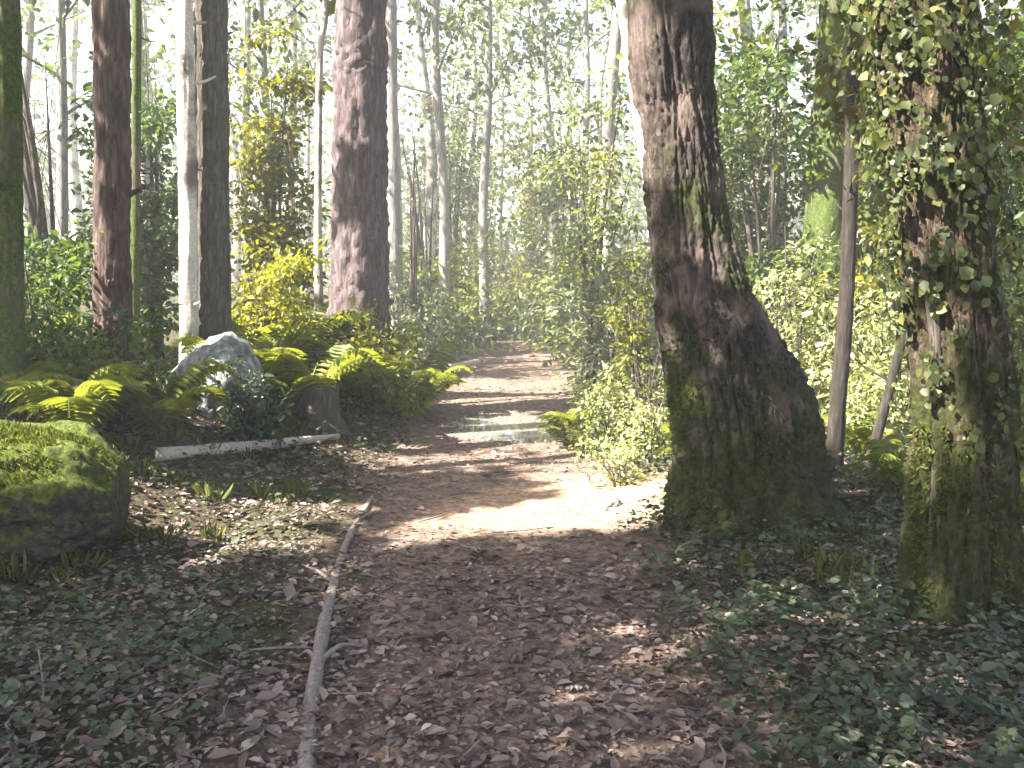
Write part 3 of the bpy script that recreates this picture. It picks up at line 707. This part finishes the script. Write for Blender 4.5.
shrub('leafy_shrub', pxg(866, 8.3), .75, .6, M['leaf_sunlit'], 'low pale bush between the feet of the thin dark trunk and the crooked sapling', n=32, leaves=60, size=.045, seed=83)
# left bank
shrub('leafy_shrub', pxg(236, 8.3), .6, .6, M['leaf_dark'], 'glossy dark green bush at the right side of the grey boulder', n=26, leaves=60, size=.055, seed=12)
shrub('young_tree', pxg(276, 13.2), 4.6, 1.3, M['leaf_yellow'], 'young tree with yellow olive leaves between the twin trunks and the thick purplish trunk', n=110, leaves=105, size=.085, seed=13, low=.3, cat='tree', stems=5)
shrub('leafy_shrub', pxg(262, 11), 1.6, 1.2, M['leaf_lime'], 'yellow green bush on the bank right of the twin trunks', n=44, leaves=75, size=.065, seed=14)
shrub('young_tree', pxg(58, 10.5), 5.0, 1.9, M['leaf_green'], 'young green tree between the left edge and the reddish brown trunk', n=110, leaves=100, size=.085, seed=15, low=.2, cat='tree', stems=6)
shrub('leafy_shrub', pxg(40, 8), 1.5, 1.2, M['leaf_green'], 'green bush behind the mossy fallen log at the left edge', n=44, leaves=75, size=.06, seed=16)
shrub('young_tree', pxg(160, 13), 5.0, 1.4, M['leaf_green'], 'young green tree between the reddish brown trunk and the twin trunks', n=84, leaves=95, size=.09, seed=17, low=.2, cat='tree', stems=5)
shrub('leafy_shrub', pxg(322, 10.6), 1.15, 1.0, M['leaf_lime'], 'low yellow bush in front of the thick purplish trunk', n=34, leaves=70, size=.06, seed=18)
shrub('leafy_shrub', pxg(120, 7.6), .8, .8, M['leaf_green'], 'small dark bush between the mossy log and the reddish brown trunk', n=30, leaves=70, size=.055, seed=19)
# understorey at both sides of the far end of the path
us = [(408, 17, 1.6), (432, 20, 1.5), (462, 25, 1.5), (392, 24, 2.6), (590, 19, 1.9), (565, 24, 2), (612, 15, 1.9), (540, 31, 1.7), (480, 33, 2.2), (508, 40, 2.4), (575, 33, 3), (440, 36, 3), (415, 29, 2.5), (497, 27, 1.3), (520, 29, 1.5), (543, 26, 1.2), (474, 30, 1.6), (510, 34, 2.6), (560, 30, 2.4), (450, 24, 1.9), (602, 22, 2.4), (400, 22, 2.0)]
for i, (px, d, h) in enumerate(us):
    shrub('understorey_shrub', pxg(px, d), h, h * 1.25, M[('leaf_pale', 'leaf_bright', 'leaf_yellow')[i % 3]], 'pale sunlit bush beside the far end of the path', n=34, leaves=60, size=.11, seed=200 + i, group='pale bushes beside the far end of the path')

# ------------------------------------------------------------------ ferns
def frond_mesh(seed):
    g = np.random.default_rng(seed)
    n = 24; u = np.linspace(.08, 1, n)
    def curve(u): return np.stack([np.zeros_like(u), u * .82, .62 * np.sin(np.clip(u, 0, 1) * 2.25) - .12 * u ** 3], -1)
    c = curve(u)
    prof = np.sin(np.clip(u * 1.05, 0, 1) * math.pi) ** .7 * .25 + .015
    Ps, As, Ns, Ls = [], [], [], []
    for sgn in (-1, 1):
        A = np.stack([np.full(n, sgn * 1.0), np.full(n, .35), -.18 + g.normal(size=n) * .08], -1)
        Ps.append(c); As.append(A); Ns.append(np.tile([0, -.3, 1.0], (n, 1)) + g.normal(size=(n, 3)) * .12); Ls.append(prof * g.uniform(.85, 1.1, n))
    P, A, N, L = map(np.concatenate, (Ps, As, Ns, Ls))
    V, Fq = leaf_data(P, A, N, L, np.maximum(L * .22, .014))
    ur = np.linspace(0, 1, 13); cr = curve(ur); w = np.linspace(.011, .003, 13)
    Vr = np.concatenate([cr + np.stack([w, 0 * w, 0 * w], -1), cr - np.stack([w, 0 * w, 0 * w], -1)])
    k = np.arange(12); Fr = np.stack([k, k + 1, k + 14, k + 13], -1) + len(V)
    t = np.concatenate([np.repeat(np.clip(.5 + g.normal(size=2 * n) * .15, 0, 1), 2), np.full(12, .25)])
    return raw_mesh('frond', np.vstack([V, Vr]), np.vstack([Fq, Fr]), tint=t)
FRONDS = [frond_mesh(i) for i in range(3)]
for f in FRONDS: f.materials.append(M['fern'])
fern_root = None
def fern(loc, s, seed, label, group=None):
    g = np.random.default_rng(seed)
    t = thing('fern', loc, label, 'fern', group)
    n = int(g.integers(10, 14))
    for i in range(n):
        o = bpy.data.objects.new('frond', FRONDS[int(g.integers(0, 3))]); COL.objects.link(o); o.parent = t
        q = s * g.uniform(.75, 1.15)
        o.scale = (q, q, q * g.uniform(.75, 1.3)); o.rotation_euler = (g.uniform(-.15, .3), 0, i * 6.283 / n + g.uniform(-.25, .25))
fl = [(250, 350), (282, 362), (308, 345), (345, 352), (372, 340), (395, 352), (262, 385), (300, 392), (330, 372), (420, 338), (238, 395), (360, 330), (290, 335)]
for i, (px, py) in enumerate(fl):
    p = pxg(px, 12.6 - (py - 330) * .045)
    fern(p, .85 + .3 * ((i * 7) % 5) / 5, i + 1, 'sunlit yellow green fern on the bank below the thick purplish trunk', 'sunlit ferns on the bank')
for i, (px, d) in enumerate([(22, 6.9), (66, 6.6), (95, 7.3), (45, 7.6), (150, 7.5), (5, 7.9)]):
    fern(pxg(px, d), .62 + .05 * i, 40 + i, 'green fern growing behind the mossy fallen log', 'ferns behind the mossy log')
for i, (px, d, lab) in enumerate([(700, 7.9, 'pale fern half hidden behind the big flared tree'), (872, 7.9, 'fern at the foot of the thin dark leaning trunk'), (905, 6.6, 'fern in the light just left of the ivy clad tree'),
                                  (1008, 5.6, 'fern at the right edge beside the ivy clad tree'), (566, 9.6, 'small fern on the path edge below the low bright bush')]):
    fern(pxg(px, d), .5, 60 + i, lab)

# ------------------------------------------------------------------ fallen wood, stones
def fallen(name, pts, rads, mat, label, cat, group=None, **k):
    b_ = Vector(pts[0])
    me = tube(name, [tuple(Vector(p) - b_) for p in pts], rads, **k)
    o = link(name, me, mat, None, b_); return tag(o, label, cat, group)
zb = lambda x, y, dz: (x, y, Hs(x, y) + dz)
lg = thing('fallen_log', zb(-2.2, 5.3, 0), 'thick fallen log under bright green moss at the left edge', 'log')
lo = Vector(lg.location)
lpts = [(-5.6, 4.75, .62), (-4.2, 4.9, .52), (-3.1, 5.1, .44), (-2.5, 5.2, .38), (-2.25, 5.24, .36)]
lrad = [.44, .42, .4, .36, .2]
link('trunk', tube('trunk', [tuple(Vector(p) - lo) for p in lpts], lrad, nring=160, nseg=90, rough=.3, ridge=.16, nscale=5, seed=8), M['log_moss'], lg)
g = np.random.default_rng(61)
LC, LR = smooth_path([tuple(Vector(p) - lo) for p in lpts], lrad, 200)
k = g.integers(20, 196, 16000); a = g.normal(size=16000) * .75 + math.pi / 2 + .3
P = LC[k] + np.stack([g.normal(size=16000) * .02, np.cos(a) * LR[k] * 1.0, np.sin(a) * LR[k] * 1.0], -1)
A = np.stack([g.normal(size=16000) * .5, np.cos(a) + g.normal(size=16000) * .4, np.sin(a) + .2], -1)
L_ = g.uniform(.012, .04, 16000)
link('moss', leaf_mesh('moss', P, A, g.normal(size=(16000, 3)), L_, L_ * .2, np.clip(.5 + g.normal(size=16000) * .25, 0, 1)), M['moss_tuft'], lg)
a, b2 = at(352, 392), at(478, 366)
fallen('fallen_pole', [(a.x, a.y, a.z + .12), ((a.x + b2.x) / 2, (a.y + b2.y) / 2, Hs((a.x + b2.x) / 2, (a.y + b2.y) / 2) + .13), (b2.x, b2.y, b2.z + .09)], [.1, .09, .06], M['bleached'], 'pale bare pole lying along the far left edge of the path', 'log', nring=24, nseg=12, rough=.15, seed=3)
a, b2 = at(160, 462), at(338, 440)
fallen('fallen_pole', [(a.x, a.y, a.z + .06), ((a.x + b2.x) / 2, (a.y + b2.y) / 2, Hs((a.x + b2.x) / 2, (a.y + b2.y) / 2) + .07), (b2.x, b2.y, b2.z + .04)], [.055, .05, .03], M['bleached'], 'thin pale pole lying below the twin trunks', 'log', nring=24, nseg=10, rough=.15, seed=4)
bp_ = [at(px, py) for px, py in [(306, 790), (312, 700), (326, 620), (345, 548), (378, 488)]]
fallen('fallen_branch', [(p.x, p.y, p.z + .004) for p in bp_], [.03, .034, .03, .028, .018], M['deadwood'], 'long pale stripped branch lying along the middle of the path', 'branch', nring=140, nseg=16, rough=.4, ridge=.08, nscale=20, seed=5)
br = bpy.data.objects['fallen_branch']
for i, (k, sx, ln) in enumerate([(1, 1, .3), (1, -1, .16), (2, -1, .34), (3, 1, .28), (3, -1, .12)]):
    p0 = bp_[k] * .6 + bp_[k + 1] * .4 if k < 4 else bp_[k]; dv = (bp_[min(k + 1, 4)] - bp_[k]).normalized(); pe = p0 + dv * ln * .8 + Vector((sx * ln * .6, 0, 0)); pm_ = p0 * .5 + pe * .5 + Vector((0, 0, .03))
    pe.z = Hs(pe.x, pe.y) + .012; pm_.z = max(pm_.z, Hs(pm_.x, pm_.y) + .02)
    q0 = br.location
    link('side_twig', tube('side_twig', [tuple(p0 - q0 + Vector((0, 0, .01))), tuple(pm_ - q0), tuple(pe - q0)], [.014, .009, .004], nring=14, nseg=7, rough=.3, seed=i), M['deadwood'], br)
# stump in the shade left of the path
p = at(318, 425)
st = thing('tree_stump', p, 'low dark broken stump at the left edge of the path', 'stump')
link('trunk', tube('trunk', [(0, 0, -.1), (0, 0, .1), (.02, 0, .3), (.05, 0, .5)], [.24, .19, .17, .15], nring=24, nseg=28, rough=.3, ridge=.2, lobes=5, flare=.4, seed=12), M['bark_dark'], st)

def rock(loc, s, seed, label, group=None):
    me = bpy.data.meshes.new('boulder'); 
    import bmesh
    bm = bmesh.new(); bmesh.ops.create_icosphere(bm, subdivisions=4, radius=1)
    for v in bm.verts:
        q = v.co * 1.1 + Vector((seed * 5.3, 0, 0))
        v.co *= 1 + .35 * mnoise.noise(q) * .75 + .14 * mnoise.noise(q * 3) + .05 * mnoise.noise(q * 8); v.co.z *= .75
    bm.to_mesh(me); bm.free()
    for pg in me.polygons: pg.use_smooth = True
    o = link('boulder', me, M['stone'], None, loc); o.scale = (s, s, s); o.rotation_euler = (0, 0, seed); return tag(o, label, 'rock', group)
p = at(232, 440); o = rock(p + Vector((-.33, .75, .28)), .42, 1, 'tall mottled grey boulder on the bank at the foot of the twin trunks'); o.scale = (.52, .45, .74)
p = at(610, 505); rock(p + Vector((0, 0, .01)), .085, 2, 'pale stone in the sunny patch beside the big flared tree')
p = at(940, 700); rock(p, .07, 3, 'small grey stone among the dark leaves at the lower right')

# dry stalk at the lower left
p = at(42, 715)
fallen('dry_stalk', [tuple(p + Vector((0, 0, -.02))), tuple(p + Vector((.004, .01, .1))), tuple(p + Vector((-.006, .01, .24)))], [.006, .005, .003], M['deadwood'], 'pale dry stalk standing upright in the lower left corner', 'stalk', nring=8, nseg=6)

# twigs on the path
g = np.random.default_rng(88)
for i in range(46):
    y = 2.6 + 8.5 * g.uniform(0, 1) ** 1.5; x = path_c(y) + g.normal() * .85
    a = g.uniform(0, 6.28); L_ = g.uniform(.12, .5); r = .003 + L_ * .007
    ps = []
    for u in (-.5, -.1, .2, .5):
        xx = x + math.cos(a) * L_ * u + g.normal() * .02 * L_ * 2; yy = y + math.sin(a) * L_ * u + g.normal() * .02
        ps.append((xx, yy, Hs(xx, yy) + .012 + r))
    fallen('twig', ps, [r, r, r * .8, r * .4], M['deadwood' if i % 3 else 'bark_dark'], 'small dry twig lying on the leaf litter of the path', 'twig', 'twigs scattered on the path', nring=8, nseg=6)

# ------------------------------------------------------------------ leaf litter, ground cover, grass
def lay(n, xf, yf, smin, smax, tilt, dz, tintf, rng):
    y = yf(rng, n); x = xf(rng, n, y)
    return x, y
g = np.random.default_rng(123)
n1 = 80000
y = 2.3 + 13 * g.uniform(0, 1, n1) ** 1.7
x = path_c(y) + g.uniform(-1, 1, n1) * (2.2 + .28 * y)
P = np.stack([x, y, H(x, y) + g.uniform(.004, .022, n1)], -1)
a = g.uniform(0, 6.28, n1)
A = np.stack([np.cos(a), np.sin(a), g.normal(size=n1) * .22], -1)
N = np.stack([g.normal(size=n1) * .33, g.normal(size=n1) * .33, np.ones(n1)], -1)
kk = g.uniform(0, 1, n1) > .62 * path_m(x, y) * sm((y - 5) / 1.2) + .1 * path_m(x, y) + .75 * sun_patch_m(x, y) + .35 * wob(x, y, .45, 4)
x, y, P, A, N = x[kk], y[kk], P[kk], A[kk], N[kk]; n1 = len(x)
L = np.clip(g.lognormal(-3.62, .48, n1), .01, .085) * (1 + .03 * y)
t = np.clip(.42 + .2 * wob(x, y, 1.1, 2) + g.normal(size=n1) * .2, 0, 1)
o = link('leaf_litter', leaf_mesh('leaf_litter', P, A, N, L, L * g.uniform(.4, .75, n1), t), M['litter']); o['kind'] = 'stuff'; o['label'] = 'brown fallen leaves strewn over the path and forest floor'

n2 = 120000
y = 2.2 + 9 * g.uniform(0, 1, n2) ** 1.5
x = g.uniform(-1, 1, n2) * (1.6 + .62 * y)
dens = np.clip(.6 + 1.1 * wob(x, y, .9, 4) + .8 * wob(x, y, .35, 1), 0, 1)
rgt = sm((x - (.62 + .16 * wob(x, y, 1.1, 0))) / .35)
lft = sm((-x - (1.0 + .2 * wob(x, y, 1.3, 0))) / .5) * (.6 - .45 * sm((y - 4) / 1.0) + .3 * sm((y - 7) / 1))
k = g.uniform(0, 1, n2) < np.maximum(rgt, lft) * dens * (1 - sun_patch_m(x, y)) * (1 - .9 * (np.abs(x - 1.6) < .0))
x, y = x[k], y[k]; n2 = len(x)
hh = g.uniform(.02, .14, n2) * (.5 + dens[k])
P = np.stack([x, y, H(x, y) + hh], -1)
a = g.uniform(0, 6.28, n2)
A = np.stack([np.cos(a), np.sin(a), g.normal(size=n2) * .35], -1); N = np.stack([g.normal(size=n2) * .4, g.normal(size=n2) * .4, np.ones(n2)], -1)
L = np.clip(g.lognormal(-3.5, .42, n2), .012, .06) * (1 + .03 * y)
t = np.clip(.4 + .25 * wob(x, y, .8, 3) + g.normal(size=n2) * .2, 0, 1)
o = link('ground_cover', leaf_mesh('ground_cover', P, A, N, L, L * .7, t), M['cover']); o['kind'] = 'stuff'; o['label'] = 'low dark green leaves covering the forest floor beside the path'

nt_ = 2600
y = 4.5 + 12 * g.uniform(0, 1, nt_); x = np.where(g.uniform(0, 1, nt_) < .6, g.uniform(1.2, 7, nt_), g.uniform(-8, -1.6, nt_))
k = g.uniform(0, 1, nt_) < np.clip(.4 + .9 * wob(x, y, 1.4, 2), 0, 1) * (path_m(x, y) < .2)
x, y = x[k], y[k]; sz = np.repeat(g.uniform(.5, 1.2, len(x)), 22)
x = np.repeat(x, 22); y = np.repeat(y, 22); n3 = len(x)
ox, oy = g.normal(size=n3) * .035, g.normal(size=n3) * .035
x = x + ox; y = y + oy
P = np.stack([x, y, H(x, y) - .005], -1)
A = np.stack([ox * 9 + g.normal(size=n3) * .25, oy * 9 + g.normal(size=n3) * .25, np.ones(n3)], -1); N = np.stack([g.normal(size=n3), g.normal(size=n3), np.full(n3, .2)], -1)
L = g.uniform(.06, .2, n3) * sz
o = link('grass', leaf_mesh('grass', P, A, N, L, L * .022 + .002, np.clip(.5 + g.normal(size=n3) * .2, 0, 1)), M['grass']); o['kind'] = 'stuff'; o['label'] = 'thin woodland grass on both sides of the path'

# ------------------------------------------------------------------ haze
HAZE = .0034
me = bpy.data.meshes.new('haze')
x0, x1, y0, y1, z0, z1 = -320, 320, -320, 420, float(Z.min()) - 1, 24
Vh = [(x, y, z) for z in (z0, z1) for (x, y) in ((x0, y0), (x1, y0), (x1, y1), (x0, y1))]
me = raw_mesh('haze', Vh, [(3, 2, 1, 0), (4, 5, 6, 7), (0, 1, 5, 4), (1, 2, 6, 5), (2, 3, 7, 6), (3, 0, 4, 7)])
m = bpy.data.materials.new('haze_air'); m.use_nodes = True
nt = m.node_tree; nt.nodes.remove(nt.nodes["Principled BSDF"])
pv = nt.nodes.new("ShaderNodeVolumePrincipled"); pv.inputs['Color'].default_value = (.9, .93, .95, 1); pv.inputs['Density'].default_value = HAZE
nt.links.new(pv.outputs[0], nt.nodes["Material Output"].inputs['Volume'])
o = link('haze', me, m); o['kind'] = 'stuff'; o['label'] = 'thin pale air haze between the trees'
